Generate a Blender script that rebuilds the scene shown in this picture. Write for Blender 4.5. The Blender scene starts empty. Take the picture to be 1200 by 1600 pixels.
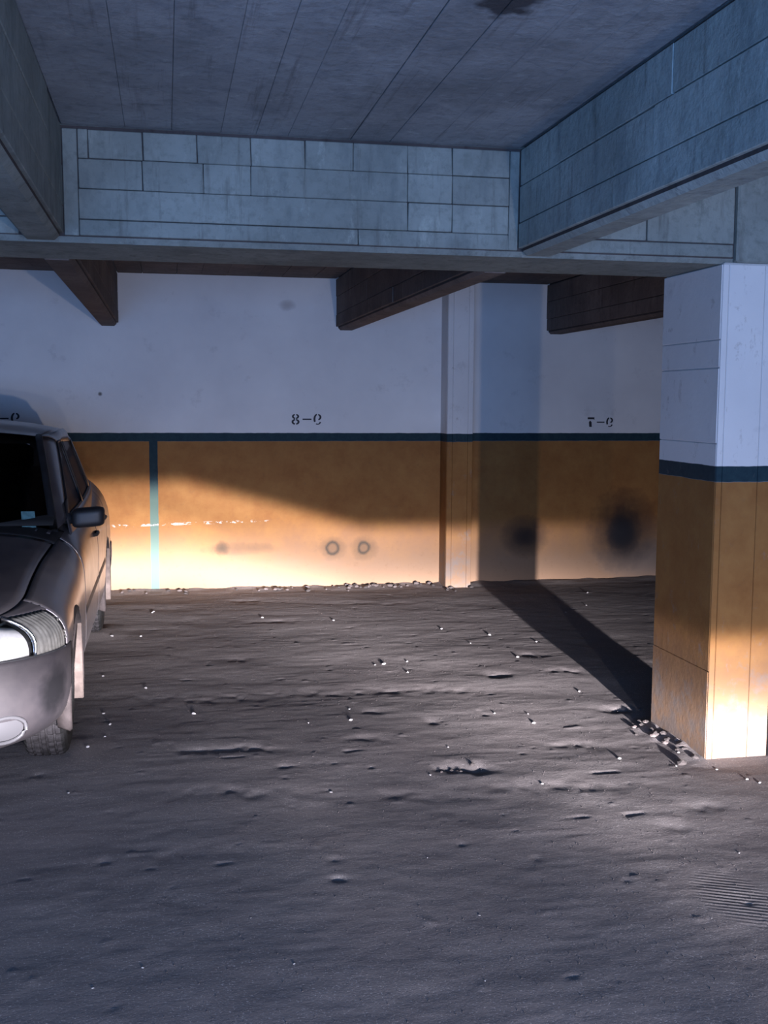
import bpy, bmesh, math, random
import numpy as np
from mathutils import Vector, Matrix
random.seed(7); RNG = np.random.default_rng(11)
scene = bpy.context.scene
PI = math.pi

# ---------------------------------------------------------------- camera
F_PX, YAW, PITCH, ROLL, EYE = 1709.8, 0.1966, 0.1008, 0.0061, 1.55
fw = Vector((math.sin(YAW)*math.cos(PITCH), math.cos(YAW)*math.cos(PITCH), -math.sin(PITCH)))
r0 = Vector((math.cos(YAW), -math.sin(YAW), 0)); u0 = r0.cross(fw)
RT = math.cos(ROLL)*r0 + math.sin(ROLL)*u0
UP = -math.sin(ROLL)*r0 + math.cos(ROLL)*u0
cam_d = bpy.data.cameras.new('camera'); cam = bpy.data.objects.new('camera', cam_d)
scene.collection.objects.link(cam)
cam_d.sensor_fit = 'VERTICAL'; cam_d.sensor_height = 24.0; cam_d.lens = F_PX/1600*24.0
cam_d.clip_start = .05; cam_d.clip_end = 100
M = Matrix((RT, UP, -fw)).transposed().to_4x4(); M.translation = Vector((0, 0, EYE))
cam.matrix_world = M
scene.camera = cam

def ground(px, py, z=0.0):
    q = RT*((px-600)/F_PX) - UP*((py-800)/F_PX) + fw
    return Vector((0, 0, EYE)) + q*((z-EYE)/q.z)
def on_y(px, py, Y):
    q = RT*((px-600)/F_PX) - UP*((py-800)/F_PX) + fw
    return Vector((0, 0, EYE)) + q*(Y/q.y)

# ---------------------------------------------------------------- world, exposure
w = bpy.data.worlds.new('dusk_daylight'); scene.world = w; w.use_nodes = True
w.node_tree.nodes['Background'].inputs[0].default_value = (.30, .48, 1.0, 1)
w.node_tree.nodes['Background'].inputs[1].default_value = .08
vs = scene.view_settings; vs.view_transform = 'Standard'; vs.look = 'None'; vs.gamma = 1; vs.use_curve_mapping = False
vs.exposure = 0.0

# ---------------------------------------------------------------- lamps: the low beams of the car behind the viewer
LAMP_POWER = 5200.0
LAMP_RGB = (1.0, .93, .98)
SPILL_RGB = (.44, .37, .33)
def headlamp(name, loc, k=1.0):
    ld = bpy.data.lights.new(name, 'POINT'); ld.energy = LAMP_POWER*k; ld.shadow_soft_size = .045
    ld.use_nodes = True; nt = ld.node_tree; N = nt.nodes; L = nt.links
    for n in list(N): N.remove(n)
    out = N.new('ShaderNodeOutputLight'); em = N.new('ShaderNodeEmission'); L.new(em.outputs[0], out.inputs[0])
    geo = N.new('ShaderNodeNewGeometry'); sep = N.new('ShaderNodeSeparateXYZ'); L.new(geo.outputs['Incoming'], sep.inputs[0])
    def m(op, a, b=None, c=None, clamp=False):
        n = N.new('ShaderNodeMath'); n.operation = op; n.use_clamp = clamp
        for i, v in enumerate((a, b, c)):
            if v is None: continue
            if isinstance(v, (int, float)): n.inputs[i].default_value = v
            else: L.new(v, n.inputs[i])
        return n.outputs[0]
    dy = m('MAXIMUM', sep.outputs[1], .02)
    ta = m('DIVIDE', sep.outputs[0], dy); tv = m('DIVIDE', sep.outputs[2], dy)
    kick = m('MINIMUM', m('MAXIMUM', m('MULTIPLY', ta, -.27), 0.0), .032)
    cut = m('ADD', kick, -.0115)
    dv = m('SUBTRACT', tv, cut)                                  # >0 above the cutoff
    below = m('SUBTRACT', 1.0, m('DIVIDE', m('ADD', dv, .007), .014, clamp=True))
    below = m('MULTIPLY', m('MULTIPLY', below, below), m('SUBTRACT', 3.0, m('MULTIPLY', below, 2.0)))
    tas = m('ADD', ta, .05)
    wide = m('EXPONENT', m('MULTIPLY', m('MULTIPLY', tas, tas), -1/(.16**2)))
    tar = m('MAXIMUM', ta, 0.0)
    wide2 = m('EXPONENT', m('ADD', m('MULTIPLY', m('MULTIPLY', ta, ta), -1/(.6**2)), m('MULTIPLY', m('MULTIPLY', tar, tar), -1/(.155**2))))
    hot = m('EXPONENT', m('MULTIPLY', m('MULTIPLY', dv, dv), -1/(.035**2)))
    dn = m('ADD', dv, .056); near = m('EXPONENT', m('MULTIPLY', m('MULTIPLY', dn, dn), -1/(.022**2)))
    low = m('ADD', m('MULTIPLY', m('MULTIPLY', wide, hot), 1.9), m('MULTIPLY', wide2, m('ADD', m('MULTIPLY', near, 5.0), .33)))
    low = m('MULTIPLY', low, below)
    dvp = m('MAXIMUM', dv, 0.0)
    sp = m('ADD', m('MULTIPLY', m('EXPONENT', m('MULTIPLY', dvp, -28.0)), .12),
              m('MULTIPLY', m('EXPONENT', m('MULTIPLY', dvp, -2.4)), .165))
    sp = m('MULTIPLY', sp, m('EXPONENT', m('MULTIPLY', m('MULTIPLY', ta, ta), -1/(.6**2))))
    sp = m('MULTIPLY', sp, m('SUBTRACT', 1.0, below))
    front = m('GREATER_THAN', sep.outputs[1], .05)
    low = m('MULTIPLY', low, front); sp = m('MULTIPLY', sp, front)
    c1 = N.new('ShaderNodeVectorMath'); c1.operation = 'SCALE'; c1.inputs[0].default_value = LAMP_RGB; L.new(low, c1.inputs['Scale'])
    c2 = N.new('ShaderNodeVectorMath'); c2.operation = 'SCALE'; c2.inputs[0].default_value = SPILL_RGB; L.new(sp, c2.inputs['Scale'])
    ad = N.new('ShaderNodeVectorMath'); ad.operation = 'ADD'; L.new(c1.outputs[0], ad.inputs[0]); L.new(c2.outputs[0], ad.inputs[1])
    L.new(ad.outputs[0], em.inputs[0]); em.inputs[1].default_value = 1.0
    o = bpy.data.objects.new(name, ld); o.location = loc; scene.collection.objects.link(o)
    return o
headlamp('headlamp_beam', (1.62, -3.4, .62), 1.58)
headlamp('headlamp_beam', (.54, -3.4, .62), .45)
# daylight falling in through the open end of the garage, behind the viewer
ad = bpy.data.lights.new('garage_mouth_daylight', 'AREA'); ad.shape = 'RECTANGLE'; ad.size = 4; ad.size_y = 1.4
ad.energy = 340; ad.color = (.23, .50, 1.12)
ao = bpy.data.objects.new('garage_mouth_daylight', ad); ao.location = (-.3, -2.3, 1.15)
ao.rotation_euler = (math.radians(90), 0, 0); scene.collection.objects.link(ao)

# ---------------------------------------------------------------- helpers
COL = scene.collection
def link(name, me, mat, parent=None):
    o = bpy.data.objects.new(name, me); COL.objects.link(o)
    for mm in (mat if isinstance(mat, (list, tuple)) else [mat]): me.materials.append(mm)
    if parent: o.parent = parent
    return o
def obj(name, bm, mat, parent=None, smooth=False):
    me = bpy.data.meshes.new(name); bm.normal_update(); bm.to_mesh(me); bm.free()
    if smooth:
        for p in me.polygons: p.use_smooth = True
    return link(name, me, mat, parent)
def tag(o, label=None, cat=None, group=None, kind=None):
    if label: o['label'] = label
    if cat: o['category'] = cat
    if group: o['group'] = group
    if kind: o['kind'] = kind
    return o
def box(bm, a, b, bevel=0.0):
    r = bmesh.ops.create_cube(bm, size=1)
    for v in r['verts']:
        v.co = Vector([(a[i]+b[i])/2 + v.co[i]*(b[i]-a[i]) for i in range(3)])
    if bevel:
        es = list({e for v in r['verts'] for e in v.link_edges})
        bmesh.ops.bevel(bm, geom=es, offset=bevel, segments=1, affect='EDGES', profile=.5)
def tube(bm, pts, r, n=8, closed=False):
    pts = [Vector(p) for p in pts]; rings = []
    for i, p in enumerate(pts):
        if closed: t = pts[(i+1) % len(pts)] - pts[i-1]
        else: t = pts[min(i+1, len(pts)-1)] - pts[max(i-1, 0)]
        t.normalize(); s = Vector((0, 0, 1)) if abs(t.z) < .9 else Vector((1, 0, 0))
        a = t.cross(s).normalized(); b = t.cross(a)
        rr = r[i] if isinstance(r, (list, tuple)) else r
        rings.append([bm.verts.new(p + rr*(math.cos(2*PI*k/n)*a + math.sin(2*PI*k/n)*b)) for k in range(n)])
    m = len(rings)
    for i in range(m if closed else m-1):
        A, B = rings[i], rings[(i+1) % m]
        for k in range(n): bm.faces.new((A[k], A[(k+1) % n], B[(k+1) % n], B[k]))
    if not closed:
        bm.faces.new(rings[0]); bm.faces.new(rings[-1][::-1])
def grid_mesh(fn, nu, nv, bm=None, flip=False):
    bm = bm or bmesh.new()
    vs_ = [[bm.verts.new(fn(i/nu, j/nv)) for j in range(nv+1)] for i in range(nu+1)]
    for i in range(nu):
        for j in range(nv):
            q = (vs_[i][j], vs_[i+1][j], vs_[i+1][j+1], vs_[i][j+1])
            if flip: q = q[::-1]
            try: bm.faces.new(q)
            except ValueError: pass
    return bm
def value_noise(x, y, scale, seed):
    g = np.random.default_rng(seed).random((257, 257)); u = x*scale; v = y*scale
    i = np.floor(u).astype(int); j = np.floor(v).astype(int); fu = u-i; fv = v-j
    fu = fu*fu*(3-2*fu); fv = fv*fv*(3-2*fv); i %= 256; j %= 256
    return ((g[i, j]*(1-fu)+g[i+1, j]*fu)*(1-fv) + (g[i, j+1]*(1-fu)+g[i+1, j+1]*fu)*fv)*2-1

# ---------------------------------------------------------------- materials
class NT:
    def __init__(s, name):
        s.m = bpy.data.materials.new(name); s.m.use_nodes = True; s.t = s.m.node_tree
        s.N = s.t.nodes; s.L = s.t.links; s.b = s.N['Principled BSDF']
        tc = s.N.new('ShaderNodeTexCoord'); s.co = tc.outputs['Object']
    def set(s, sock, v):
        if hasattr(v, 'links') or isinstance(v, bpy.types.NodeSocket): s.L.new(v, sock)
        else: sock.default_value = v
    def math(s, op, a, b=None, c=None, clamp=False):
        n = s.N.new('ShaderNodeMath'); n.operation = op; n.use_clamp = clamp
        for i, v in enumerate((a, b, c)):
            if v is not None: s.set(n.inputs[i], v)
        return n.outputs[0]
    def xyz(s, v=None):
        n = s.N.new('ShaderNodeSeparateXYZ'); s.L.new(v or s.co, n.inputs[0]); return n.outputs
    def map(s, scale=(1, 1, 1), loc=(0, 0, 0)):
        n = s.N.new('ShaderNodeMapping'); s.L.new(s.co, n.inputs[0])
        n.inputs['Scale'].default_value = scale; n.inputs['Location'].default_value = loc; return n.outputs[0]
    def noise(s, scale, detail=4, rough=.6, vec=None):
        n = s.N.new('ShaderNodeTexNoise'); s.L.new(vec or s.co, n.inputs['Vector'])
        n.inputs['Scale'].default_value = scale; n.inputs['Detail'].default_value = detail; n.inputs['Roughness'].default_value = rough
        return n.outputs['Fac']
    def ramp(s, f, a, b, c0=(0, 0, 0, 1), c1=(1, 1, 1, 1)):
        n = s.N.new('ShaderNodeValToRGB'); s.L.new(f, n.inputs[0]); e = n.color_ramp.elements
        e[0].position = a; e[1].position = b; e[0].color = c0; e[1].color = c1; return n.outputs[0]
    def mix(s, f, a, b, mode='MIX'):
        n = s.N.new('ShaderNodeMix'); n.data_type = 'RGBA'; n.blend_type = mode
        s.set(n.inputs[0], f); s.set(n.inputs[6], a); s.set(n.inputs[7], b); return n.outputs[2]
    def bump(s, h, strength=.3, dist=.01):
        n = s.N.new('ShaderNodeBump'); n.inputs['Strength'].default_value = strength; n.inputs['Distance'].default_value = dist
        s.L.new(h, n.inputs['Height']); s.L.new(n.outputs[0], s.b.inputs['Normal'])
    def band(s, v, lo, hi, soft=.003):
        a = s.math('DIVIDE', s.math('SUBTRACT', v, lo-soft/2), soft, clamp=True)
        b = s.math('DIVIDE', s.math('SUBTRACT', hi+soft/2, v), soft, clamp=True)
        return s.math('MULTIPLY', a, b)
    def done(s, col, rough=.85, spec=.3, metal=0.0):
        s.set(s.b.inputs['Base Color'], col); s.set(s.b.inputs['Roughness'], rough)
        s.b.inputs['Specular IOR Level'].default_value = spec; s.b.inputs['Metallic'].default_value = metal
        return s.m
def C(r, g, b): return (r, g, b, 1)

def mat_concrete(name, base, k=1.0, tv=.20, slab=False):
    t = NT(name)
    n1 = t.noise(2.2, 5, .6); n2 = t.noise(30, 5, .7); n3 = t.noise(7, 4, .7)
    c = t.mix(t.ramp(n1, .3, .7), C(*[x*.70 for x in base]), C(*[min(1, x*1.2) for x in base]))
    c = t.mix(t.math('MULTIPLY', t.ramp(n2, .50, .72), .45), c, C(*[x*.45 for x in base]))
    c = t.mix(t.math('MULTIPLY', t.ramp(n3, .56, .72), .55), c, C(base[0]*.5, base[1]*.52, base[2]*.5))
    n4 = t.noise(13, 6, .75, t.map((1, 1, .5)))
    c = t.mix(t.math('MULTIPLY', t.ramp(n4, .58, .70), .5), c, C(base[0]*1.5, base[1]*1.5, base[2]*1.45))
    oi = t.N.new('ShaderNodeObjectInfo')
    tone = t.math('ADD', 1-tv/2, t.math('MULTIPLY', oi.outputs['Random'], tv))
    sc_ = t.N.new('ShaderNodeVectorMath'); sc_.operation = 'SCALE'; t.L.new(c, sc_.inputs[0]); t.L.new(tone, sc_.inputs['Scale'])
    st = t.noise(9, 5, .7, t.map((2.2, 2.2, .22) if not slab else (2.6, .10, 1)))
    n5 = t.noise(4.5, 4, .65, t.map((1.6, 1.6, .5)))
    c = t.mix(t.math('MULTIPLY', t.ramp(n5, .54, .72), .5), sc_.outputs[0], C(base[0]*.42, base[1]*.45, base[2]*.50))
    c = t.mix(t.math('MULTIPLY', t.ramp(st, .56, .70), .55), c, C(base[0]*.38, base[1]*.34, base[2]*.33))
    t.bump(t.math('ADD', t.math('MULTIPLY', n2, .7), n3), .6, .008*k)
    return t.done(c, .92, .2)
M_CONC = mat_concrete('board_marked_concrete', (.225, .25, .235))
M_SLAB = mat_concrete('slab_concrete', (.285, .305, .325), tv=.09, slab=True)
M_DAYLIT = mat_concrete('daylit_concrete', (.31, .36, .355))  # paler copy of the beam concrete, with daylight put into its colour
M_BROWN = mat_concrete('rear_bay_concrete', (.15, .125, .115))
M_JOINT = mat_concrete('stained_joint', (.07, .06, .06))

ZB, ZB0 = 1.2836, 1.215              # green band top and bottom
def mat_painted(name, wall=False):
    t = NT(name); x, y, z = t.xyz()
    wob = t.math('MULTIPLY', t.math('SUBTRACT', t.noise(9, 3), .5), .008)
    zz = t.math('ADD', z, wob)
    big = t.noise(1.3, 4); fine = t.noise(24, 5, .7); mid = t.noise(5, 5, .7)
    white = t.mix(t.ramp(big, .3, .7), C(.60, .60, .61), C(.72, .72, .72))
    white = t.mix(t.math('MULTIPLY', t.ramp(mid, .60, .74), .35), white, C(.38, .37, .38))
    orange = t.mix(t.ramp(mid, .35, .68), C(.235, .100, .030), C(.30, .145, .046))
    # dirty towards the floor; headlamp wash painted in as a paler orange
    low = t.math('MULTIPLY', t.math('DIVIDE', t.math('SUBTRACT', .56, t.math('ADD', z, t.math('MULTIPLY', t.math('SUBTRACT', mid, .5), .25))), .40, clamp=True), .85)
    orange = t.mix(low, orange, C(.25, .165, .110))
    orange = t.mix(t.math('MULTIPLY', t.ramp(fine, .58, .75), .35), orange, C(.17, .095, .05))
    green = t.mix(t.ramp(fine, .35, .7), C(.011, .029, .042), C(.018, .044, .056))
    col = t.mix(t.math('GREATER_THAN', zz, ZB0), orange, white)
    col = t.mix(t.band(zz, ZB0, ZB), col, green)
    if not wall:
        wn = t.noise(7, 6, .72); w2 = t.noise(18, 5, .8, t.map((1, 1, .35)))
        hgt = t.math('SUBTRACT', .55, z, clamp=True)
        f = t.ramp(t.math('ADD', t.math('MULTIPLY', hgt, .42), wn), .62, .76)
        col = t.mix(t.math('MULTIPLY', f, .75), col, C(.20, .165, .145))
        col = t.mix(t.math('MULTIPLY', t.ramp(w2, .60, .72), .45), col, C(.22, .19, .18))
    if wall:
        xw = t.math('ADD', x, wob)
        vert = t.math('MULTIPLY', t.band(xw, -.137, -.070), t.math('LESS_THAN', z, ZB0+.01))
        chip = t.ramp(t.noise(38, 3, .8), .50, .54)
        pale = t.mix(t.math('MULTIPLY', t.math('SUBTRACT', .90, z), 6.0, clamp=True), green, C(.10, .155, .13))
        col = t.mix(vert, col, pale)
        # row of paint chips where bumpers rub
        zc = t.math('SUBTRACT', z, t.math('ADD', .535, t.math('MULTIPLY', x, .02)))
        rowm = t.math('MULTIPLY', t.band(zc, -.007, .009, .012), t.band(x, -.45, .80, .1))
        rowm = t.math('MULTIPLY', rowm, t.ramp(t.noise(14, 4, .8, t.map((1, 1, 2.2))), .53, .57))
        col = t.mix(rowm, col, C(.75, .72, .70))
        def spot(cx, cz, rx, rz, amt, c, ring=False, n=.35):
            nonlocal col
            dx = t.math('DIVIDE', t.math('SUBTRACT', x, cx), rx); dz = t.math('DIVIDE', t.math('SUBTRACT', z, cz), rz)
            d = t.math('SQRT', t.math('ADD', t.math('MULTIPLY', dx, dx), t.math('MULTIPLY', dz, dz)))
            d = t.math('ADD', d, t.math('MULTIPLY', t.math('SUBTRACT', t.noise(10, 4), .5), n*2))
            if ring: f = t.math('SUBTRACT', 1.0, t.math('DIVIDE', t.math('ABSOLUTE', t.math('SUBTRACT', d, .8)), .38), clamp=True)
            else: f = t.math('SUBTRACT', 1.0, t.math('MULTIPLY', d, d), clamp=True)
            col = t.mix(t.math('MULTIPLY', f, amt), col, c)
        soot = C(.012, .012, .016); grey = C(.035, .033, .028)
        spot(4.20, .16, .5, .22, .55, C(.16, .145, .14), n=.2)
        spot(3.07, .38, .24, .20, .75, soot, n=.15); spot(3.07, .38, .12, .10, .6, soot, n=.1)
        spot(3.99, .43, .36, .40, .8, soot, n=.18); spot(3.99, .40, .19, .24, .97, soot, n=.12); spot(3.97, .40, .14, .17, .9, soot, n=.1)
        spot(.443, .327, .07, .07, .75, grey); spot(1.371, .308, .06, .06, .85, grey, True); spot(1.64, .306, .055, .055, .85, grey, True)
        spot(1.371, .308, .13, .11, .4, grey); spot(1.64, .306, .13, .12, .45, grey); spot(.60, .32, .35, .06, .35, grey)
        spot(-.515, 1.595, .02, .02, .9, C(.05, .04, .04), n=.1); spot(.99, 2.33, .08, .05, .5, C(.25, .22, .22))
    t.bump(t.math('ADD', t.math('MULTIPLY', fine, .5), t.math('MULTIPLY', mid, .8)), .35, .006)
    return t.done(col, .72, .18)
M_WALL = mat_painted('painted_plaster', True)
M_COLP = mat_painted('painted_concrete')

def mat_floor():
    t = NT('dusty_ground'); x, y, z = t.xyz()
    a = t.noise(.8, 6, .65); b = t.noise(5, 6, .7, t.map((.6, 1.5, 1))); c = t.noise(45, 5, .75); g = t.noise(160, 3, .7)
    col = t.mix(t.ramp(a, .3, .7), C(.33, .295, .285), C(.43, .40, .385))
    col = t.mix(t.math('MULTIPLY', t.ramp(b, .45, .75), .5), col, C(.23, .20, .195))
    col = t.mix(t.math('MULTIPLY', t.ramp(c, .55, .75), .5), col, C(.27, .24, .22))
    col = t.mix(t.math('MULTIPLY', t.ramp(g, .62, .72), .35), col, C(.36, .34, .33))
    col = t.mix(t.math('MULTIPLY', t.ramp(g, .38, .28), .6), col, C(.05, .04, .04))
    h = t.math('ADD', t.math('MULTIPLY', b, .8), t.math('ADD', t.math('MULTIPLY', c, .55), t.math('MULTIPLY', g, .22)))
    p = ground(1150, 1400)
    dx = t.math('DIVIDE', t.math('SUBTRACT', x, p.x), .13); dy = t.math('DIVIDE', t.math('SUBTRACT', y, p.y), .22)
    msk = t.math('SUBTRACT', 1.0, t.math('ADD', t.math('MULTIPLY', dx, dx), t.math('MULTIPLY', dy, dy)), clamp=True)
    rip = t.math('SINE', t.math('MULTIPLY', t.math('ADD', y, t.math('MULTIPLY', x, .5)), 260))
    h = t.math('ADD', h, t.math('MULTIPLY', t.math('MULTIPLY', rip, msk), .35))
    t.bump(h, .40, .006)
    return t.done(col, .95, .15)
M_FLOOR = mat_floor()

def ceiling_stain(m):
    nt = m.node_tree; N = nt.nodes; L = nt.links; b = N['Principled BSDF']; p = ground(798, 2, 2.556)
    src = b.inputs['Base Color'].links[0].from_socket
    tc = N.new('ShaderNodeTexCoord'); mp = N.new('ShaderNodeMapping'); L.new(tc.outputs['Object'], mp.inputs[0])
    mp.inputs['Location'].default_value = (-p.x/.085, -p.y/.12, 0); mp.inputs['Scale'].default_value = (1/.085, 1/.12, 0)
    ln = N.new('ShaderNodeVectorMath'); ln.operation = 'LENGTH'; L.new(mp.outputs[0], ln.inputs[0])
    nz = N.new('ShaderNodeTexNoise'); nz.inputs['Scale'].default_value = 16; L.new(tc.outputs['Object'], nz.inputs['Vector'])
    a = N.new('ShaderNodeMath'); a.operation = 'MULTIPLY_ADD'; L.new(nz.outputs['Fac'], a.inputs[0]); a.inputs[1].default_value = 1.6; L.new(ln.outputs['Value'], a.inputs[2])
    r = N.new('ShaderNodeValToRGB'); L.new(a.outputs[0], r.inputs[0]); r.color_ramp.elements[0].position = .0; r.color_ramp.elements[1].position = 1.0
    f = N.new('ShaderNodeMapRange'); f.inputs['From Min'].default_value = 1.9; f.inputs['From Max'].default_value = 1.5; L.new(a.outputs[0], f.inputs['Value']); N.remove(r)
    mx = N.new('ShaderNodeMix'); mx.data_type = 'RGBA'; L.new(f.outputs[0], mx.inputs[0]); L.new(src, mx.inputs[6]); mx.inputs[7].default_value = (.06, .06, .065, 1)
    L.new(mx.outputs[2], b.inputs['Base Color'])
ceiling_stain(M_SLAB)
def simple(name, col, rough=.5, metal=0.0, spec=.5, coat=0.0, noise=0.0, nscale=20):
    t = NT(name); c = C(*col)
    if noise: c = t.mix(t.ramp(t.noise(nscale, 4), .35, .7), C(*[v*(1-noise) for v in col]), C(*[min(1, v*(1+noise)) for v in col]))
    m = t.done(c, rough, spec, metal); t.b.inputs['Coat Weight'].default_value = coat; t.b.inputs['Coat Roughness'].default_value = .12
    return m
def mat_car_paint():
    t = NT('dusty_dark_car_paint'); n = t.noise(6, 5, .65)
    c = t.mix(t.ramp(n, .4, .75), C(.105, .095, .105), C(.17, .155, .155))
    m = t.done(c, t.ramp(n, .3, .8, C(.30, .30, .30), C(.5, .5, .5)), .5, .55); t.b.inputs['Coat Weight'].default_value = .5
    t.b.inputs['Coat Roughness'].default_value = .2
    return m
M_PAINT = mat_car_paint()
def mat_bumper():
    t = NT('dark_bumper_paint'); x, y, z = t.xyz(); n = t.noise(6, 5, .65)
    c = t.mix(t.ramp(n, .4, .75), C(.014, .0125, .015), C(.024, .021, .023))
    dx = t.math('DIVIDE', t.math('SUBTRACT', y, .285), .085); dz = t.math('DIVIDE', t.math('SUBTRACT', z, .41), .10)  # darker blotch on one front corner
    d = t.math('ADD', t.math('ADD', t.math('MULTIPLY', dx, dx), t.math('MULTIPLY', dz, dz)), t.math('MULTIPLY', t.math('SUBTRACT', t.noise(14, 4), .5), 1.6))
    f = t.math('MULTIPLY', t.math('SUBTRACT', 1.25, d, clamp=True), t.math('GREATER_THAN', x, 0.0))
    c = t.mix(t.math('MULTIPLY', f, .9), c, C(.002, .002, .003))
    m = t.done(c, .62, .3, .1)
    return m
M_BUMPER = mat_bumper()
M_ARCH = simple('dusty_arch_lip', (.024, .020, .020), .8, spec=.1, noise=.3)
M_BLACK = simple('black_plastic', (.012, .012, .014), .55, noise=.3)
M_SHELL = simple('underbody_black', (.008, .008, .009), .9)
M_RUBBER = simple('tyre_rubber', (.010, .010, .0105), .9, spec=.08, noise=.4, nscale=30)
M_DUSTRUB = simple('dusty_tread_rubber', (.018, .017, .0185), .95, spec=.06, noise=.4, nscale=40)
M_CHROME = simple('lamp_chrome', (.85, .85, .86), .22, 1.0)
M_LAMPW = simple('pale_lamp_reflector', (.50, .50, .50), .35, .25, noise=.06, nscale=60)
M_FOG = simple('dull_fog_lens', (.055, .055, .06), .3, .3, coat=.4)
M_SIGNAL = simple('frosted_signal_lens', (.17, .165, .15), .3, .2, coat=.8, noise=.3, nscale=25)
M_RIM = simple('alloy_wheel', (.45, .44, .44), .4, .8, noise=.1)
M_SEAT = simple('seat_fabric', (.05, .05, .055), .9, noise=.3)
M_RED = simple('tail_lamp_red', (.35, .02, .02), .2, coat=1)
M_LITFLAP = simple('lamplit_pale_lip', (.075, .060, .054), .85, spec=.1, noise=.25)  # mud flap colour, lightened for the lamplight that strikes it
M_INK = simple('black_stencil_paint', (.012, .013, .022), .7, noise=.4, nscale=60)
def mat_glass():
    m = bpy.data.materials.new('tinted_glass'); m.use_nodes = True; N = m.node_tree.nodes; L = m.node_tree.links
    for n in list(N): N.remove(n)
    out = N.new('ShaderNodeOutputMaterial'); mx = N.new('ShaderNodeMixShader'); tr = N.new('ShaderNodeBsdfTransparent')
    gl = N.new('ShaderNodeBsdfGlossy'); lw = N.new('ShaderNodeFresnel'); lw.inputs[0].default_value = 1.5
    tr.inputs[0].default_value = (.55, .60, .60, 1); gl.inputs[0].default_value = (.9, .9, .9, 1); gl.inputs['Roughness'].default_value = .06
    L.new(lw.outputs[0], mx.inputs[0]); L.new(tr.outputs[0], mx.inputs[1]); L.new(gl.outputs[0], mx.inputs[2]); L.new(mx.outputs[0], out.inputs[0])
    return m
M_GLASS = mat_glass()
def mat_side_glass():
    m = mat_glass(); m.name = 'dusty_side_glass'; N = m.node_tree.nodes; L = m.node_tree.links
    old = [n for n in N if n.type == 'MIX_SHADER'][0]; out = [n for n in N if n.type == 'OUTPUT_MATERIAL'][0]
    d = N.new('ShaderNodeBsdfDiffuse'); d.inputs[0].default_value = (.10, .088, .098, 1)
    mx = N.new('ShaderNodeMixShader'); mx.inputs[0].default_value = .86
    for n in N:
        if n.type == 'BSDF_TRANSPARENT': n.inputs[0].default_value = (.22, .22, .24, 1)
    L.new(old.outputs[0], mx.inputs[1]); L.new(d.outputs[0], mx.inputs[2]); L.new(mx.outputs[0], out.inputs[0])
    return m
M_SIDEGLASS = mat_side_glass()
def mat_lens():
    m = mat_glass(); m.name = 'clear_lamp_lens'
    for n in m.node_tree.nodes:
        if n.type == 'BSDF_TRANSPARENT': n.inputs[0].default_value = (.97, .97, .97, 1)
    return m
M_LENS = mat_lens()
M_STICK = simple('windscreen_sticker', (.10, .21, .23), .5, noise=.3, nscale=50)
M_MIRROR = simple('mirror_glass', (.7, .7, .7), .05, 1.0)
M_STONE = [simple('pale_stone', (.30, .29, .29), .8, noise=.2), simple('grey_stone', (.11, .09, .085), .85, noise=.2), simple('dark_clod', (.05, .042, .04), .95, noise=.3)]

# ================================================================= SETTING
YB, YP, YF, YR = 9.0989, 8.868, 4.2925, 4.8483
ZC, ZT = 2.556, 2.134
CX0, CX1 = 2.296, 2.588
BX, BX2, BX3 = (-.520, -.3637), (1.3999, 1.5558), (3.2327, 3.3885)

# --- floor: relief of trodden dirt over concrete
GROOVES = [  # px, py, half-length px, half-width px, depth (m, + is a hollow)
    (728, 1199, 42, 7, .035), (780, 1052, 22, 5, .028), (880, 1047, 30, 4, .02), (830, 1021, 26, 4, .02), (690, 1200, 14, 5, .02), (755, 1196, 14, 6, .03),
    (365, 1168, 70, 5, .022), (300, 1172, 30, 5, .014), (370, 1236, 100, 8, .016), (300, 1085, 150, 7, .013), (480, 1078, 120, 6, .012),
    (385, 937, 32, 3, .02), (430, 968, 60, 3, .014), (375, 1026, 22, 4, .016), (970, 1108, 34, 5, .03), (650, 1075, 110, 6, .013),
    (850, 1225, 160, 9, .010), (640, 1240, 120, 8, .010), (300, 1325, 160, 10, .008), (532, 1369, 14, 4, .02), (527, 1337, 12, 4, .015),
    (1100, 1260, 40, 9, .014), (1060, 1290, 30, 8, .012), (260, 950, 60, 3, .012), (560, 940, 90, 3, .012), (900, 1160, 90, 6, .010),
    (590, 1110, 30, 5, .014), (570, 1155, 45, 6, .012), (674, 1125, 12, 5, .016), (300, 968, 22, 4, .014)]
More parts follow.
